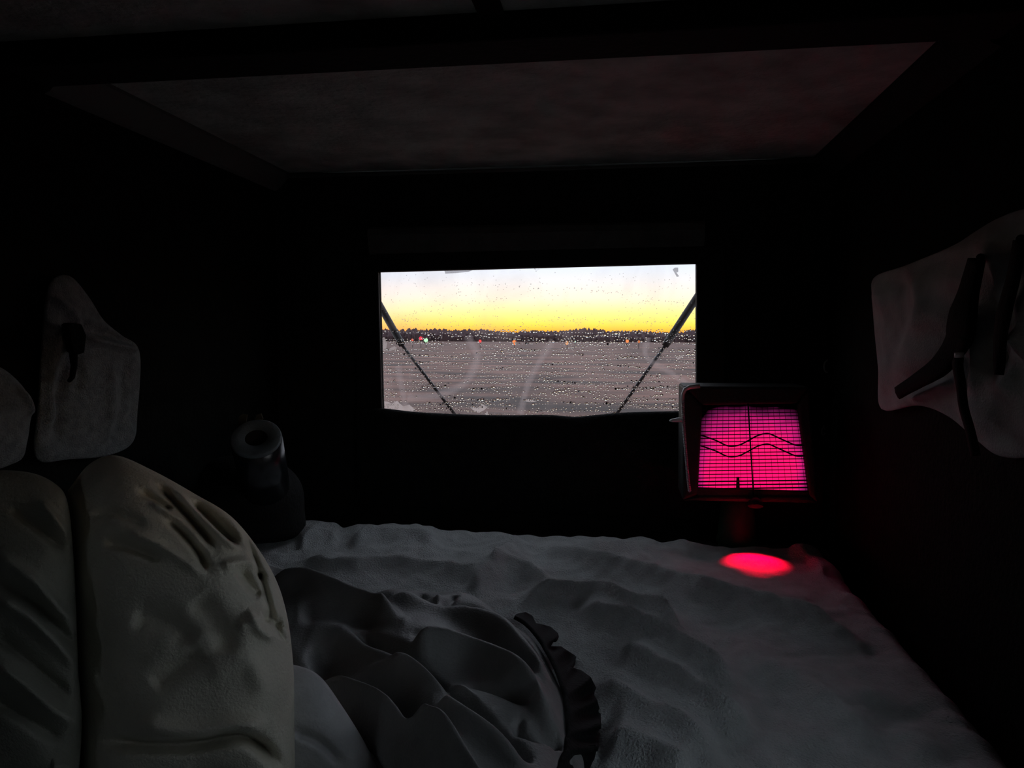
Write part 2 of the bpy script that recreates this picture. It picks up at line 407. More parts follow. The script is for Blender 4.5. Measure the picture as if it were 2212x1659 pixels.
patch('film_scrap', [(1130, 866), (1142, 862), (1160, 868), (1146, 869)], 'film_scrap', YF, False)
patch('film_scrap', [(822, 760), (822, 732), (830, 728), (836, 742), (834, 756), (852, 748), (858, 752), (846, 758)], 'film_scrap', YF, False)
patch('film_scrap', [(1460, 775), (1474, 767), (1476, 770), (1464, 778)], 'film_scrap', YF, False)
patch('film_grey', [(960, 584), (1028, 581), (1012, 587), (984, 590), (962, 591)], 'film_grey', YF, False)
patch('film_grey', [(1453, 582), (1458, 578), (1465, 578), (1465, 588), (1461, 588), (1467, 597), (1462, 598)], 'film_grey', YF, False, 'grey sticker remnant')
for s, wd in zip(swoops, (9, 8, 7, 8)):
    tang = np.gradient(s, axis=0); tang /= np.linalg.norm(tang, axis=1)[:, None]; nn = np.stack([-tang[:, 1], tang[:, 0]], -1)
    for f_ in (1.0, .7, .4):
        pl = [tuple(a+b*wd*f_*(1+.2*math.sin(i))) for i, (a, b) in enumerate(zip(s, nn))] + [tuple(a-b*wd*f_) for a, b in zip(s, nn)][::-1]
        patch('wiped_smear', pl, 'film_smear', YF + .001*f_, False)
# added side windows, out of view, that let fill light in
for nm, x, (a, b, c_, d), sg in (('fill_window_right', XR, FILL_WIN_R, 1), ('fill_window_left', XL, FILL_WIN_L, -1)):
    e = struct(empty(nm, (x, (a+b)/2, c_)))
    MB().box((x+sg*.018-.002, a-.0, c_), (x+sg*.018+.002, b, d)).build('glass_pane', 'clear_glass', e)
    o = [(a-.04, c_-.03), (b+.04, c_-.03), (b+.04, d+.03), (a-.04, d+.03)]; h = rect(a, b, c_, d)
    for i in range(4):
        j = (i+1) % 4; MB().prism([o[i], o[j], h[j], h[i]], 0, *sorted((x-sg*.0005, x-sg*.010))).build('gasket', 'rubber', e)

# ------------------------------------------------------------------ outside: ground, trees, lamps, struts
ZG = CAM[2] - 1.75
gm = bpy.data.materials.new('field_ground'); gm.use_nodes = True; t = gm.node_tree; b = t.nodes['Principled BSDF']; b.inputs['Roughness'].default_value = .85
co = t.nodes.new('ShaderNodeTexCoord'); mp = t.nodes.new('ShaderNodeMapping'); mp.inputs['Scale'].default_value = (.14, .30, 1); t.links.new(co.outputs['Object'], mp.inputs[0])
nz = t.nodes.new('ShaderNodeTexNoise'); nz.inputs['Scale'].default_value = 1.0; nz.inputs['Detail'].default_value = 7; nz.inputs['Roughness'].default_value = .6; t.links.new(mp.outputs[0], nz.inputs['Vector'])
rp = t.nodes.new('ShaderNodeValToRGB'); rp.color_ramp.elements[0].position = .38; rp.color_ramp.elements[0].color = (.030, .016, .012, 1)
rp.color_ramp.elements[1].position = .62; rp.color_ramp.elements[1].color = (.22, .105, .078, 1)
t.links.new(nz.outputs['Fac'], rp.inputs[0]); t.links.new(rp.outputs[0], b.inputs['Base Color'])
ground = struct(MB().add([(-700, -700, ZG), (700, -700, ZG), (700, 900, ZG), (-700, 900, ZG)], [(0, 1, 2, 3)]).build('ground', gm))
# distant belt of bare trees: many small crowns, one mass nobody could count
V, Fc = [], []
for i in range(7000):
    u = random.uniform(200, 2100); yd = random.uniform(300, 360)
    base = at(u, 729, 1, yd); lim = 3.1*(1+.10*math.sin(u*.021)+.08*math.sin(u*.055+1)) + (.6 if u < 900 else 0)
    h = lim*random.uniform(.45, 1.15); rw = random.uniform(.7, 1.9); o = len(V); cx = base[0]
    pts = [(0, 0, h), (rw, 0, h*.62), (0, rw, h*.6), (-rw, 0, h*.64), (0, -rw, h*.6), (rw*.6, .3, 0), (-rw*.6, -.3, 0)]
    for p in pts: V.append((cx+p[0]+random.uniform(-.2, .2), yd+p[1], ZG+p[2]*1.45))
    for f in ((0,1,2),(0,2,3),(0,3,4),(0,4,1),(1,5,2),(5,6,2),(2,6,3),(3,6,4),(4,6,5),(4,5,1)): Fc.append(tuple(o+k_ for k_ in f))
me = bpy.data.meshes.new('distant_trees'); me.from_pydata(V, [], Fc); me.materials.append(MATS['tree_dark'])
tag(bpy.data.objects.new('distant_trees', me), 'dark belt of trees along the horizon under the sunset', 'trees', kind='stuff'); C.objects.link(bpy.data.objects['distant_trees'])
# lamps across the field
LS = 1/(TINT*2**EXPO)
lamps = [(891, 734, (1, .12, .06), .42, 'small dim red light farthest left across the dark field', 3), (909, 731, (1, .03, .06), .62, 'bright red light just left of the green one across the field', 5),
         (920, 735, (.45, 1, .5), .72, 'pale green light across the dark field', 4), (1037, 737, (1, .06, .06), .5, 'single red light between the strut and the window centre', 4),
         (1111, 740, (1, .22, .06), .78, 'large orange light left of the window centre', 4), (1225, 741, (1, .42, .16), .6, 'orange light right of the window centre', 3),
         (1242, 738, (.7, 1, .85), .34, 'tiny pale green light beside an orange one', 3), (1355, 737, (1, .30, .10), .55, 'orange light left of the right strut', 3), (1380, 738, (1, .28, .10), .42, 'faint orange light nearest the right strut', 2)]
for (u, v, c, d, lab, st) in lamps:
    p = at(u, v, 1, 120.0); e = empty('distant_lamp', (p[0], p[1], ZG))
    tag(e, lab, 'lamp', 'lights across the field')
    MB().tube([(p[0], p[1]+.1, ZG), (p[0], p[1]+.1, p[2])], .05, 6).build('post', 'post', e)
    MB().lathe([(0.001, -.5*d), (.35*d, -.36*d), (.5*d, 0), (.35*d, .36*d), (.001, .5*d)], p, 12).build('lens', emit('lamp_glow', c, st*LS*.35), e, True)
# two gas struts behind the glass
YS = YR + .075
for (a, b_, c, lab, sg) in (((806, 634), (869, 746), (1000, 918), 'dark gas strut slanting down from the left edge of the rear window', -1),
                            ((1519, 622), (1436, 748), (1312, 922), 'dark gas strut slanting down from the right edge of the rear window', 1)):
    A, B, D = (at(*p, 1, YS) for p in (a, b_, c))
    e = tag(empty('gas_strut', D), lab, 'strut', 'rear gas struts')
    B2 = A + (B-A)*.90
    MB().tube([A, B2, B2, B], [.0118, .0118, .0128, .0105], 18).build('cylinder', 'strut_black', e, True)
    MB().tube([B, D], .0052, 14).build('rod', 'strut_rod', e, True)
    MB().tube([A + np.array([0, -.036, 0]), A + np.array([0, .012, 0])], .009, 12).build('ball_joint', 'strut_black', e, True)
    MB().tube([D + np.array([0, -.036, 0]), D + np.array([0, .012, 0])], .009, 12).build('ball_joint', 'strut_black', e, True)

# ------------------------------------------------------------------ tailgate cover with its soft, wavy top edge
YT = YR - .016
top = smoothline([(770, 880), (828, 884), (900, 892), (1000, 897), (1100, 899), (1180, 898), (1240, 902), (1290, 898), (1350, 893), (1420, 891), (1503, 889), (1560, 886)], 6)
tp = np.array([at(u, v, 1, YT) for u, v in top]); nrow = 40; X = np.zeros((len(tp), nrow+6, 3))
for i, p in enumerate(tp):
    for j in range(6):                                    # rolled lip over the top
        a = math.pi*(1-j/5.0); X[i, j] = (p[0], YT + .008 - .008*math.cos(math.pi-a) if False else YT+.010*math.cos(a*.999)*-1+.004, p[2]-.010+.010*math.sin(a))
    for j in range(nrow):
        f = (j+1)/nrow; X[i, 6+j] = (p[0], YT-.006-.006*math.sin(p[0]*19+f*3)*f-.004*math.sin(p[0]*41), p[2]-.012-(p[2]-.012-ZB-.02)*f)
X[:, :6, 1] = np.clip(X[:, :6, 1], YT-.006, YR-.001)
o = grid_mesh(X, 'tailgate_cover', 'black_cloth'); so = o.modifiers.new('solid', 'SOLIDIFY'); so.thickness = .003
tag(o, 'black fabric cover hanging over the tailgate below the rear window', 'cover')
# ledge behind the mattress that carries the heater
ledge = MB().box((XL+.01, 2.085, ZF), (XR-.01, YR-.02, ZB-.035)).build('tailgate_ledge', 'ply', bevel=.004)
struct(ledge)

# ------------------------------------------------------------------ mattress and fleece blanket
MX1 = .495
tag(MB().box((XL+.012, -.30, ZF), (MX1-.012, 2.055, ZB-.035)).build('mattress', 'mattress', bevel=.03), 'dark mattress under the grey fleece blanket', 'mattress')
ridges = [
 ([(1132, 1142), (1110, 1168), (1082, 1195), (1050, 1224), (1005, 1246)], 22, .018),
 ([(1130, 1142), (1170, 1158), (1240, 1176), (1300, 1192), (1400, 1214), (1500, 1240), (1600, 1264), (1700, 1288), (1780, 1308), (1860, 1338)], 15, .024),
 ([(1050, 1226), (1095, 1212), (1140, 1222), (1195, 1246)], 12, .014),
 ([(1110, 1268), (1150, 1256), (1200, 1252), (1265, 1260), (1335, 1276), (1420, 1300), (1490, 1326)], 13, .022),
 ([(1235, 1272), (1290, 1292), (1350, 1316), (1430, 1344), (1520, 1398), (1610, 1446)], 17, .024),
 ([(1310, 1360), (1380, 1396), (1450, 1430), (1540, 1485), (1640, 1530)], 22, .020),
 ([(1280, 1440), (1360, 1490), (1460, 1540), (1560, 1610)], 28, .016),
 ([(1300, 1560), (1400, 1590), (1500, 1640)], 32, .016),
 ([(1560, 1380), (1680, 1430), (1800, 1500), (1900, 1580)], 34, .012),
 ([(640, 1186), (740, 1202), (860, 1200), (950, 1210), (1040, 1220)], 12, .016),
 ([(560, 1150), (640, 1150), (700, 1156)], 14, .008), ([(640, 1168), (690, 1146), (735, 1152)], 13, .012),
 ([(745, 1152), (810, 1138), (880, 1142), (960, 1156)], 14, .018), ([(1230, 1182), (1380, 1172), (1460, 1172), (1520, 1170)], 14, .010),
 ([(1700, 1170), (1745, 1182), (1790, 1230)], 16, .012),
 ([(1400, 1192), (1480, 1204), (1560, 1220)], 10, -.008), ([(1200, 1218), (1320, 1238), (1460, 1268)], 16, -.010),
]
nx, ny = 400, 380
xs = np.linspace(XL+.02, MX1, nx-40); ys = .42 + (2.075-.42)*np.linspace(0, 1, ny-20)
B = np.zeros((nx, ny, 3))
gx, gy = np.meshgrid(xs, ys, indexing='ij'); flat = np.stack([gx.ravel(), gy.ravel(), np.full(gx.size, ZB)], -1)
P = proj(flat); hz = folds(P, lay(ridges, ZB, 2.3), 1.0, True) + .004*wob(flat[:, :2], 9, seed=5) + .0030*wob(flat[:, :2], 38, seed=9) + .0014*wob(flat[:, :2], 110, n=24, seed=11)
hz *= 1 - .9*np.exp(-((P[:, 0]-1636)/110)**2 - ((P[:, 1]-1212)/36)**2)
B[:nx-40, :ny-20] = np.stack([gx, gy, ZB + hz.reshape(gx.shape)], -1)
for j in range(20):                                        # over the far end
    a = (j+1)/20; B[:nx-40, ny-20+j] = B[:nx-40, ny-21]; th = min(a*3, 1)*math.pi/2
    B[:nx-40, ny-20+j, 1] += .022*math.sin(th); B[:nx-40, ny-20+j, 2] -= .022*(1-math.cos(th)) + max(a-1/3, 0)*.05
B[nx-40:, :, :] = B[nx-41:nx-40, :, :]
for i in range(40):                                        # over the right side, down to the floor
    a = (i+1)/40; th = min(a*3, 1)*math.pi/2; dd = max(a-1/3, 0)
    B[nx-40+i, :, 0] += .045*math.sin(th) + .006*np.sin(B[nx-41, :, 1]*22)*dd
    B[nx-40+i, :, 2] -= .045*(1-math.cos(th)) + dd*.22
bl = grid_mesh(B, 'fleece_blanket', 'fleece')
so = bl.modifiers.new('solid', 'SOLIDIFY'); so.thickness = .004; so.offset = -1
tag(bl, 'crumpled grey fleece blanket spread over the mattress', 'blanket')

# ------------------------------------------------------------------ dark sleeping bag with a black ruffled edge
sb_root = tag(empty('sleeping_bag', at(900, 1600, 2, ZB)), 'dark grey puffy sleeping bag with a black ruffled edge', 'sleeping bag')
bag_out = [(560, 1185), (650, 1206), (740, 1236), (795, 1246), (850, 1240), (930, 1244), (1000, 1254), (1060, 1284), (1110, 1318), (1160, 1352), (1196, 1408), (1224, 1468),
           (1244, 1540), (1236, 1620), (1205, 1700), (1080, 1735), (960, 1710), (880, 1640), (800, 1550), (700, 1460), (600, 1390), (548, 1320), (540, 1240)]
bag_lines = [
 ([(560, 1196), (650, 1212), (740, 1240), (800, 1262), (870, 1300)], 15, .060),
 ([(560, 1260), (660, 1270), (760, 1310), (850, 1335)], 34, -.075),
 ([(800, 1256), (870, 1254), (950, 1262), (1020, 1288), (1075, 1322), (1130, 1372), (1180, 1425), (1215, 1470)], 22, .050),
 ([(850, 1312), (940, 1338), (1030, 1360), (1110, 1404), (1195, 1470)], 15, -.050),
 ([(860, 1385), (930, 1362), (1010, 1362), (1080, 1388), (1150, 1440), (1212, 1495)], 18, .055),
 ([(900, 1436), (980, 1424), (1050, 1442), (1110, 1480), (1170, 1515)], 13, -.040),
 ([(640, 1340), (740, 1350), (830, 1360)], 22, -.03),
 ([(700, 1382), (770, 1388), (830, 1408), (890, 1422), (960, 1450), (1030, 1478)], 12, .036),
 ([(880, 1398), (960, 1394), (1040, 1408)], 8, -.016), ([(930, 1382), (1000, 1380), (1050, 1392)], 6, .010),
 ([(640, 1376), (720, 1396), (800, 1436), (880, 1490), (960, 1550), (1040, 1622), (1090, 1690)], 17, .055),
 ([(760, 1386), (850, 1446), (930, 1508), (1010, 1574), (1090, 1646)], 11, -.045),
 ([(930, 1486), (1010, 1530), (1090, 1566), (1160, 1594)], 16, .042),
 ([(1000, 1498), (1080, 1522), (1170, 1545)], 10, -.030),
 ([(660, 1440), (760, 1500), (860, 1590), (920, 1680)], 34, -.080),
 ([(1120, 1522), (1180, 1556), (1225, 1562)], 12, .022), ([(1000, 1590), (1080, 1640), (1150, 1700)], 16, -.045), ([(1100, 1600), (1170, 1620), (1220, 1630)], 16, -.04),
 ([(905, 1256), (925, 1290)], 8, -.016), ([(985, 1286), (962, 1322)], 8, -.018), ([(1040, 1316), (1020, 1345)], 8, -.014), ([(945, 1270), (950, 1300)], 7, .010),
]
ZS = ZB + .045
bag_out = [tuple(proj(np.array([*at(u, v, 2, ZS+.040)[:2], ZS]))) for u, v in bag_out]
stuffed('shell', 'bag_grey', bag_out, tuple(proj(np.array([*at(900, 1460, 2, ZS+.05)[:2], ZS]))), lambda u, v: at(u, v, 2, ZS), .055, .03, (0, 0, 1), lay(bag_lines, ZS, .68, .05), (.006, 30), 150, 420, 3.2, sb_root)
# ruffle: scalloped tabs along the right edge
inner = resample_open = smoothline([(1112, 1330), (1138, 1346), (1165, 1376), (1192, 1420), (1214, 1470), (1230, 1540), (1226, 1620), (1200, 1690)], 40)
outer = np.array([(1116, 1326), (1124, 1324), (1136, 1322), (1150, 1330), (1158, 1346), (1170, 1348), (1190, 1354), (1206, 1368), (1196, 1386), (1190, 1396), (1212, 1396), (1230, 1408), (1246, 1418),
                  (1236, 1432), (1232, 1440), (1256, 1448), (1276, 1462), (1288, 1486), (1282, 1500), (1290, 1512), (1298, 1540), (1297, 1572), (1290, 1584), (1294, 1600), (1284, 1640), (1262, 1676), (1240, 1700)], float)
def evenly(c, n):
    d = np.concatenate([[0], np.cumsum(np.linalg.norm(np.diff(c, axis=0), axis=1))]); t_ = np.linspace(0, d[-1], n)
    return np.stack([np.interp(t_, d, c[:, 0]), np.interp(t_, d, c[:, 1])], -1)
inner, outer = evenly(inner, 220), evenly(outer, 220); rw = []
for i in range(220):
    wd = np.linalg.norm(outer[i]-inner[i]); row_ = []
    for j in range(9):
        f = j/8; c = inner[i] + (outer[i]-inner[i])*f; hgt = .030 + .045*(1-f)**1.3 + .016*f*math.sin(i*.29) + .010*f*math.sin(i*.11+2)
        row_.append(at(c[0], c[1], 2, ZB + hgt))
    rw.append(row_)
rf = grid_mesh(np.array(rw), 'ruffle', 'ruffle_black', sb_root); so = rf.modifiers.new('solid', 'SOLIDIFY'); so.thickness = .006
rf['label'] = 'black scalloped ruffle'
# end of the bag turned under, at the lower right
stuffed('hem_fold', 'bag_grey', [(1140, 1659), (1170, 1640), (1215, 1624), (1250, 1628), (1262, 1660), (1250, 1720), (1180, 1740), (1130, 1700)], (1200, 1680), lambda u, v: at(u, v, 2, ZB+.04), .018, .02, (0, 0, 1), [], (.002, 8), 20, 80, 2.2, sb_root)

# ------------------------------------------------------------------ olive comforter heaped over raised knees, with its neighbours
def vplane(y0): return lambda u, v: at(u, v, 1, y0)
cf_lines = [
 ([(340, 1066), (372, 1098), (410, 1142), (448, 1190), (462, 1215)], 9, -.016), ([(414, 1094), (446, 1130), (478, 1166), (512, 1198)], 10, -.020), ([(312, 1090), (345, 1110), (378, 1130)], 8, -.012),
 ([(366, 1148), (402, 1182), (430, 1220), (448, 1258)], 9, -.015), ([(240, 1196), (295, 1208), (360, 1236)], 11, -.014), ([(216, 1145), (262, 1140), (330, 1170)], 9, -.008),
 ([(380, 1080), (428, 1138), (480, 1190), (520, 1214)], 9, .010), ([(330, 1110), (390, 1160), (440, 1215)], 8, .008), ([(440, 1078), (490, 1130), (530, 1190)], 14, .012),
 ([(280, 1180), (340, 1202), (400, 1240), (440, 1268)], 9, .009),
 ([(512, 1132), (530, 1175), (544, 1215), (556, 1258), (568, 1305), (582, 1350), (604, 1385), (622, 1400)], 7, -.013),
 ([(556, 1254)], 9, -.016), ([(566, 1342)], 11, -.020), ([(592, 1352)], 9, -.014), ([(510, 1250), (535, 1285), (555, 1300)], 11, -.012), ([(500, 1370), (540, 1350), (560, 1340)], 10, .010),
 ([(520, 1330), (545, 1370), (580, 1388)], 10, .012), ([(470, 1250), (520, 1235), (548, 1240)], 10, .009),
 ([(420, 1310), (470, 1370), (480, 1420)], 24, -.012), ([(300, 1340), (380, 1360), (420, 1400)], 26, -.012), ([(340, 1480), (390, 1440), (440, 1410)], 18, -.010),
 ([(440, 1460), (520, 1430), (560, 1500)], 22, .008), ([(300, 1545), (400, 1560), (500, 1552), (570, 1548)], 18, .018),
 ([(230, 1582), (320, 1592), (420, 1590), (500, 1574), (548, 1592), (596, 1640)], 13, -.030), ([(400, 1640), (480, 1650), (560, 1680)], 20, -.010),
]
cf_lines = [(a_, b_, c_*(1.45 if c_ < 0 else 1.2)) for a_, b_, c_ in cf_lines]
cf = stuffed('olive_comforter', 'quilt_olive', [(150, 1062), (196, 1006), (252, 988), (330, 1020), (420, 1070), (500, 1120), (558, 1190), (598, 1262), (620, 1340), (631, 1430), (634, 1520), (635, 1659), (630, 1760), (560, 1802), (420, 1808), (280, 1806), (190, 1760), (170, 1640), (158, 1420), (148, 1220)],
             (430, 1440), vplane(.86), .15, .12, 'camera', cf_lines, (.004, 42), 150, 420, 2.1)
tag(cf, 'pale olive padded comforter heaped high over raised knees at the left', 'comforter')
lf_lines = [([(-20, 1215), (60, 1270), (120, 1330), (165, 1360)], 15, .022), ([(-20, 1300), (60, 1350), (120, 1405), (165, 1450)], 14, .022), ([(-20, 1260), (70, 1318), (160, 1400)], 11, -.020),
            ([(-20, 1430), (50, 1480), (110, 1530), (170, 1562)], 15, .022), ([(-20, 1370), (60, 1430), (150, 1510)], 16, -.022), ([(80, 1100), (110, 1140), (150, 1180)], 11, .014), ([(20, 1110), (80, 1160), (140, 1205)], 12, -.016),
            ([(-20, 1500), (60, 1550), (130, 1590)], 14, -.02), ([(100, 1640), (150, 1650)], 12, .012)]
lf = stuffed('dark_quilt', 'quilt_dark', [(-160, 1040), (-40, 1020), (60, 1022), (120, 1048), (146, 1090), (158, 1200), (164, 1320), (168, 1440), (176, 1560), (168, 1680), (150, 1800), (0, 1830), (-200, 1820), (-260, 1600), (-240, 1250)],
             (0, 1460), vplane(.80), .10, .08, 'camera', lf_lines, (.004, 36), 110, 300, 2.6)
tag(lf, 'dark olive quilt bunched in diagonal folds at the left edge', 'quilt')
pw = stuffed('grey_pillow', 'sheet_grey', [(560, 1500), (600, 1440), (650, 1440), (694, 1464), (738, 1524), (782, 1594), (812, 1654), (838, 1720), (850, 1800), (760, 1860), (640, 1870), (560, 1840), (530, 1650)],
             (660, 1640), vplane(.87), .05, .05, 'camera', [([(630, 1580), (690, 1606), (740, 1650)], 10, -.014)], (.003, 40), 70, 220, 2.4)
tag(pw, 'smooth pale grey pillow between the olive comforter and the sleeping bag', 'pillow')

# ------------------------------------------------------------------ things hanging on the side walls
def wall_chart(x): return lambda u, v: at(u, v, 0, x)
tw = stuffed('hanging_towel', 'towel_grey', [(98, 660), (112, 606), (150, 596), (190, 640), (222, 690), (262, 724), (296, 748), (302, 800), (297, 880), (286, 955), (232, 984), (150, 992), (80, 990), (84, 880), (90, 770)],
             (185, 830), wall_chart(XL+.020), .012, .016, (1, 0, 0),
             [([(100, 640), (150, 680), (160, 720)], 10, .010), ([(230, 780), (225, 870), (215, 970)], 13, .010), ([(262, 770), (258, 860), (250, 950)], 10, -.008), ([(125, 780), (122, 870), (118, 970)], 11, -.008), ([(160, 730), (220, 742), (296, 758)], 8, .016), ([(186, 720), (240, 722), (290, 742)], 9, -.012), ([(170, 690), (200, 700), (240, 716)], 9, .010), ([(158, 760), (160, 810), (150, 850)], 9, -.010), ([(110, 690), (104, 800), (98, 950)], 12, .008), ([(220, 950), (250, 930), (280, 915)], 11, -.008), ([(180, 930), (220, 900), (280, 870)], 12, .007)], (.004, 18), 60, 220, 5.0)
tag(tw, 'grey towel hanging from a black hook on the left wall', 'towel')
hk = tag(empty('wall_hook', at(150, 740, 0, XL)), 'black hook holding the grey towel on the left wall', 'hook')
p = at(152, 700, 0, XL+.03)
MB().prism([tuple(at(u, v, 0, XL+.05)[[1, 2]]) for u, v in ((134, 702), (140, 697), (166, 700), (176, 724), (172, 762), (160, 766), (146, 760), (142, 740))], 0, XL+.046, XL+.062).build('hook_plate', 'nylon_black', hk, bevel=.003)
MB().tube([at(158, 760, 0, XL+.055), at(160, 790, 0, XL+.052), at(156, 815, 0, XL+.058), at(150, 822, 0, XL+.07)], [.008, .006, .005, .004], 10).build('prong', 'nylon_black', hk, True)
MB().tube([at(150, 715, 0, XL), at(150, 715, 0, XL+.05)], .006, 10).build('peg', 'nylon_black', hk, True)
ct = stuffed('hanging_cloth', 'towel_grey', [(-60, 780), (-10, 790), (30, 820), (50, 860), (60, 890), (50, 960), (30, 1000), (-60, 1000)], (-5, 890), wall_chart(XL+.022), .03, .018, (1, 0, 0), [([(0, 830), (30, 870), (45, 900)], 9, .01)], (.003, 20), 30, 120, 2.4)
tag(ct, 'small piece of grey cloth at the far left edge of the frame', 'cloth')
jk = stuffed('hanging_jacket', 'jacket_grey', [(1884, 640), (1890, 598), (1960, 572), (2060, 530), (2108, 500), (2160, 470), (2230, 450), (2330, 470), (2350, 700), (2330, 940), (2230, 985), (2160, 985), (2110, 950), (2050, 900), (1985, 876), (1905, 884), (1898, 800), (1890, 720)],
             (2080, 740), wall_chart(XR-.020), .012, .016, (-1, 0, 0),
             [([(1930, 850), (2000, 815), (2060, 750), (2080, 640)], 18, -.014), ([(2030, 640), (2000, 740), (1940, 830)], 26, .008), ([(1985, 870), (2030, 845), (2075, 825)], 9, .014), ([(2120, 640), (2140, 740), (2130, 860)], 13, .014), ([(2165, 600), (2160, 720), (2170, 800)], 14, -.018), ([(2190, 860), (2210, 780), (2240, 700)], 18, .012), ([(2110, 760), (2100, 830), (2110, 900)], 8, -.010), ([(2150, 520), (2180, 600), (2190, 660)], 18, .014), ([(1915, 620), (1925, 720), (1915, 860)], 12, .008), ([(1960, 590), (1965, 680), (1945, 760)], 14, -.008), ([(2240, 480), (2250, 640), (2235, 820)], 14, .014), ([(2290, 500), (2285, 700), (2300, 900)], 14, -.010), ([(1990, 600), (2010, 660), (2000, 720)], 12, .008)], (.0045, 20), 80, 260, 5.0)
tag(jk, 'grey jacket hanging on the right wall behind black straps', 'jacket')
def ribbon(name, pts, wd, x, m, parent, th=.004):
    s = smoothline(pts, 8); w_ = np.interp(np.linspace(0, 1, len(s)), np.linspace(0, 1, len(wd)), wd)
    tg = np.gradient(s, axis=0); tg /= np.linalg.norm(tg, axis=1)[:, None]; nn_ = np.stack([-tg[:, 1], tg[:, 0]], -1)
    rows = []
    for i in range(len(s)):
        rows.append([at(*(s[i]+nn_[i]*w_[i]*f), 0, x-.004*(1-f*f)+.003*math.sin(i*.3)) for f in (-1, -.5, 0, .5, 1)])
    o = grid_mesh(np.array(rows), name, m, parent); so = o.modifiers.new('solid', 'SOLIDIFY'); so.thickness = th; return o
st = tag(empty('shoulder_strap', at(2085, 940, 0, XR-.06)), 'black webbing strap with a wide pad hanging in front of the grey jacket', 'strap')
ribbon('pad', [(2118, 560), (2098, 640), (2086, 690), (2078, 735), (2040, 790), (1995, 820), (1945, 848)], [12, 16, 24, 26, 20, 17, 12, 6], XR-.060, 'nylon_black', st, .01)
ribbon('webbing', [(2084, 730), (2070, 780), (2076, 830), (2082, 880), (2096, 930), (2108, 985)], [12, 7, 5, 5, 5], XR-.066, 'nylon_black', st)
MB().tube([at(2072, 762, 0, XR-.078), at(2072, 772, 0, XR-.078)], .007, 10).build('buckle', 'steel', st, True)
MB().tube([at(2118, 560, 0, XR), at(2118, 556, 0, XR-.075)], .006, 10).build('peg', 'nylon_black', st, True)
s2 = tag(empty('hanging_strap', at(2170, 800, 0, XR-.06)), 'narrow black strap beside the right frame edge over the jacket', 'strap')
ribbon('webbing', [(2205, 520), (2192, 600), (2172, 680), (2162, 750), (2158, 810)], [10, 12, 14, 10, 4], XR-.060, 'nylon_black', s2)
MB().tube([at(2205, 520, 0, XR), at(2205, 516, 0, XR-.07)], .006, 10).build('peg', 'nylon_black', s2, True)
# small metal bits near the right rear corner
for (u, v, nm, lab) in ((1787, 792, 'snap_hook', 'small worn metal snap hook on the rear wall right of the heater'), (1779, 932, 'wire_clip', 'tiny bent metal clip right of the heater')):
    p = at(u, v, 1, YR-.012); e = tag(empty(nm, p), lab, 'hook'); sz = .017 if nm == 'snap_hook' else .010
    ring = [p + np.array([sz*.55*math.cos(a), 0, sz*math.sin(a)]) for a in np.linspace(.6, 5.9, 22)]
    MB().tube(ring, .0022, 8).build('loop', 'steel', e, True)
    MB().tube([p + np.array([0, 0, sz]), p + np.array([.004, .012, sz+.006])], .003, 8).build('stud', 'steel', e, True)

# ------------------------------------------------------------------ duffel bag with the paper roll on it
df = stuffed('duffel_bag', 'duffel', [(380, 1150), (372, 1060), (410, 1010), (500, 985), (590, 1000), (640, 1045), (650, 1110), (640, 1160), (520, 1168)], (510, 1085), vplane(1.92), .13, .12, (0, -1, 0), [([(420, 1040), (520, 1020), (610, 1050)], 10, -.012)], (.006, 30), 50, 160, 3.0)
tag(df, 'black duffel bag in the dark left corner of the bed', 'bag')
rc = at(553, 944, 1, 1.72); dirc = (CAM - rc); dirc /= np.linalg.norm(dirc)
low = at(545, 1088, 1, 1.79); axis = Vector(tuple(rc - low)).normalized(); Lr = float(np.linalg.norm(rc-low))
axis = (axis + Vector((0, -.42, 0))).normalized()
Mq = Vector((0, 0, 1)).rotation_difference(axis).to_matrix(); R_ = .0610
pr = tag(empty('paper_roll', tuple(Vector(rc) - axis*Lr)), 'pale paper roll in a dark wrapper, tilted so its hollow core shows', 'paper roll')
cpt = Vector(rc) - axis*Lr
MB().lathe([(.027, 0), (R_*.96, 0), (R_, .004), (R_, Lr-.006), (R_*.985, Lr-.002), (R_*.95, Lr), (.0275, Lr-.001), (.027, Lr-.02), (.027, 0)], cpt, 48, Mq).build('paper', 'paper_white', pr, True)
MB().lathe([(R_+.0003, .002), (R_+.0012, .002), (R_+.0012, Lr-.010), (R_+.0003, Lr-.010), (R_+.0003, .002)], cpt, 48, Mq).build('wrapper', 'wrap_dark', pr, True)['label'] = 'dark glossy plastic wrapper'
MB().lathe([(.0255, .001), (.0268, .001), (.0268, Lr-.004), (.0255, Lr-.004), (.0255, .001)], cpt, 36, Mq).build('core', 'cardboard', pr, True)
# loose torn paper end standing behind the roll
for (pts, lab) in (([(512, 918), (516, 900), (524, 894), (534, 896), (530, 914), (522, 920)], 'torn paper scrap tucked behind the left of the paper roll'), ([(546, 912), (554, 896), (564, 893), (568, 904), (558, 914)], 'torn paper scrap tucked behind the middle of the paper roll')):
    y_ = float(rc[1]) + .055
    o = MB().prism([tuple(at(u, v+8*(v > 905), 1, y_)[[0, 2]]) for u, v in pts], 1, y_, y_+.002).build('paper_scrap', 'kraft'); tag(o, lab, 'paper')

# ------------------------------------------------------------------ radiant heater
HY = 2.03
hq = lambda u, v, y=HY: at(u, v, 1, y)
ht = tag(empty('propane_heater', (hq(1600, 1165)[0], 2.11, ZB-.035)), 'dark radiant propane heater with a glowing pink grille', 'heater')
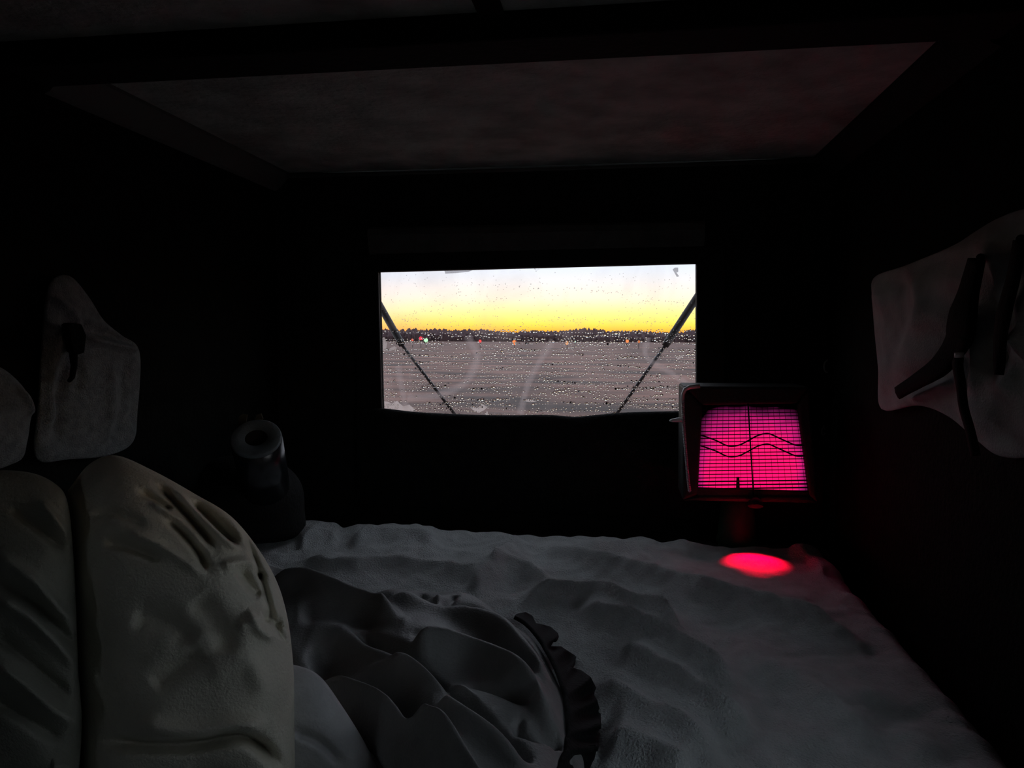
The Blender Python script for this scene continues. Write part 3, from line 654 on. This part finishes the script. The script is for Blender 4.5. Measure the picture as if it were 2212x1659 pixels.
# housing: bezel bars round the opening, sides and back, one shell
O = [hq(1474, 1082), hq(1768, 1088), hq(1750, 836), hq(1476, 834)]; I = [hq(1508, 1070), hq(1748, 1070), hq(1722, 872), hq(1518, 876)]
O = [(p[0], p[2]) for p in O]; I = [(p[0], p[2]) for p in I]
mb = MB()
for i in range(4):
    j = (i+1) % 4; mb.prism([O[i], O[j], I[j], I[i]], 1, HY, HY+.15)
mb.build('housing', 'heater_paint', ht, bevel=.010)
mb = MB().prism(O, 1, HY+.13, HY+.165); mb.build('back_panel', 'heater_paint', ht, bevel=.008)
# glowing ceramic burner
em = bpy.data.materials.new('burner_glow'); em.use_nodes = True; t = em.node_tree; t.nodes.clear(); n = t.nodes.new; l = t.links.new
pc = hq(1624, 985, HY+.014)
co = n('ShaderNodeTexCoord'); mp = n('ShaderNodeMapping'); mp.vector_type = 'POINT'
mp.inputs['Location'].default_value = (-pc[0], 0, -pc[2]); l(co.outputs['Object'], mp.inputs[0])
sp = n('ShaderNodeSeparateXYZ'); l(mp.outputs[0], sp.inputs[0])
def mnode(op, a, b=None):
    m_ = n('ShaderNodeMath'); m_.operation = op
    for i_, x_ in enumerate((a, b)):
        if x_ is None: continue
        if isinstance(x_, (int, float)): m_.inputs[i_].default_value = x_
        else: l(x_, m_.inputs[i_])
    return m_.outputs[0]
ex = mnode('DIVIDE', sp.outputs['X'], .15); ez = mnode('DIVIDE', mnode('SUBTRACT', sp.outputs['Z'], .015), .135)
# hot field: a rounded rectangle that cools towards its rim
e4 = mnode('ADD', mnode('POWER', mnode('ABSOLUTE', ex), 5.0), mnode('POWER', mnode('ABSOLUTE', ez), 5.0))
heat = mnode('SUBTRACT', 1.0, e4)
nz = n('ShaderNodeTexNoise'); nz.inputs['Scale'].default_value = 22; l(co.outputs['Object'], nz.inputs['Vector'])
lowz = mnode('MULTIPLY', sp.outputs['Z'], -2.6)
ht2 = mnode('ADD', mnode('ADD', mnode('MULTIPLY', heat, .72), lowz), mnode('MULTIPLY', mnode('SUBTRACT', nz.outputs['Fac'], .5), .35))
rc_ = n('ShaderNodeValToRGB'); cr = rc_.color_ramp
for i_, (ps, c_) in enumerate([(.0, (0, 0, 0)), (.22, (.10, .006, .05)), (.45, (.50, .010, .15)), (.72, (1.0, .008, .135)), (.93, (1.1, .004, .15)), (1.0, (1.2, .06, .14))]):
    e_ = cr.elements[i_] if i_ < 2 else cr.elements.new(ps)
    e_.position = ps; e_.color = (*c_, 1)
l(ht2, rc_.inputs[0])
ee = n('ShaderNodeEmission'); ee.inputs[1].default_value = 1.3/2**EXPO; l(rc_.outputs[0], ee.inputs[0]); l(ee.outputs[0], n('ShaderNodeOutputMaterial').inputs[0]); MATS['burner_glow'] = em
a = hq(1496, 1052, HY+.014); b = hq(1760, 868, HY+.014)
MB().box((a[0], HY+.014, a[2]), (b[0], HY+.05, b[2])).build('ceramic_burner', 'burner_glow', ht)
# guard: cross wires, fine uprights, one stout upright and two bent wires
GYd = HY + .006
lx = lambda v: 1520 - 10*(v-876)/190.0; rx = lambda v: 1724 + 24*(v-876)/190.0
for i in range(24):
    v = 884 + i*7.75
    MB().tube([hq(lx(v)-6, v+1.5, GYd), hq(rx(v)+6, v-1.5, GYd)], .0013 if i < 20 else .0021, 6).build('cross_wire', 'wire_dark', ht, True)
for i in range(17):
    f = (i+.5)/17; MB().tube([hq(lx(870)+(rx(870)-lx(870))*f, 870, GYd+.003), hq(lx(1072)+(rx(1072)-lx(1072))*f, 1072, GYd+.003)], .0005, 5).build('upright_wire', 'wire_dark', ht, True)
MB().tube([hq(1616, 872, GYd-.002), hq(1621, 960, GYd-.002), hq(1628, 1074, GYd-.002)], .0020, 8).build('centre_wire', 'wire_dark', ht, True)
for v0 in (0, 23):
    pts = smoothline([(1514, 940), (1526, 944), (1548, 952), (1566, 961), (1580, 964), (1598, 961), (1616, 952), (1634, 942), (1650, 937), (1662, 937), (1678, 944), (1700, 954), (1720, 962), (1738, 962)], 4)
    MB().tube([hq(u, v+v0, GYd-.003) for u, v in pts], .0020, 8).build('bent_wire', 'wire_dark', ht, True)
# igniter behind the guard, lower rail
MB().tube([hq(1594, 1070, GYd+.006), hq(1594, 1030, GYd+.006)], [.006, .004], 8).build('igniter', 'wire_dark', ht, True)
a = hq(1506, 1076, HY); b = hq(1752, 1062, HY)
MB().box((a[0], HY+.004, a[2]), (b[0], HY+.03, b[2])).build('lower_rail', 'heater_paint', ht, bevel=.002)
# chrome corner tube, twisted cable, lever
MB().tube([hq(*c, HY-.006) for c in ((1474, 868), (1475, 852), (1480, 841), (1490, 836), (1512, 834))], [.0045, .005, .0055, .006, .0055], 12).build('corner_tube', 'chrome', ht, True)
cable = smoothline([(1475, 866), (1476, 900), (1480, 960), (1486, 1030), (1490, 1062)], 40)
for ph in (0, math.pi):
    MB().tube([hq(u, v, HY-.009) + np.array([.0026*math.cos(v*.75+ph), .0026*math.sin(v*.75+ph), 0]) for u, v in cable], .0022, 6).build('twisted_cable', 'steel', ht, True)
MB().tube([hq(1478, 908, HY+.01), hq(1466, 907, HY+.004), hq(1452, 908, HY), hq(1446, 909, HY)], [.006, .0065, .0045, .002], 12).build('lever', 'chrome', ht, True)
# fuel cylinder it is screwed onto, standing on the ledge
cc = hq(1594, 1160, 2.13); zt = hq(1600, 1080)[2]
MB().lathe([(.001, 0), (.045, 0), (.052, .006), (.052, .012), (.047, .016), (.058, .03), (.052, .05), (.052, .06), (.045, zt-(ZB-.035)-.03), (.018, zt-(ZB-.035)-.005), (.014, zt-(ZB-.035)+.004), (.001, zt-(ZB-.035)+.004)], (cc[0], 2.15, ZB-.035), 36).build('fuel_cylinder', 'cylinder_green', ht, True)['label'] = 'green fuel cylinder under the heater'
# added under the heater, unseen: a cup and spot lamp for the blanket's red patch
sp0 = Vector(hq(1632, 1086, HY-.015)); tgt = Vector(at(1632, 1210, 2, ZB))
dv = (tgt-sp0).normalized(); Mr = Vector((0, 0, -1)).rotation_difference(dv).to_matrix()
MB().lathe([(.004, .010), (.010, .008), (.016, 0), (.019, -.010), (.020, -.010), (.018, .004), (.006, .014), (.004, .010)], sp0, 24, Mr).build('added_reflector', 'heater_paint', ht, True)
ld = bpy.data.lights.new('added_beam', 'SPOT'); ld.energy = 4.5; ld.color = (1, .0, .03); ld.spot_size = math.radians(64); ld.spot_blend = .8; ld.shadow_soft_size = .006
lo = bpy.data.objects.new('added_beam', ld); C.objects.link(lo); lo.parent = ht; lo.matrix_parent_inverse = Matrix.Translation(-ht.location)
lo.location = sp0 + dv*.012; lo.rotation_euler = dv.to_track_quat('-Z', 'Y').to_euler()
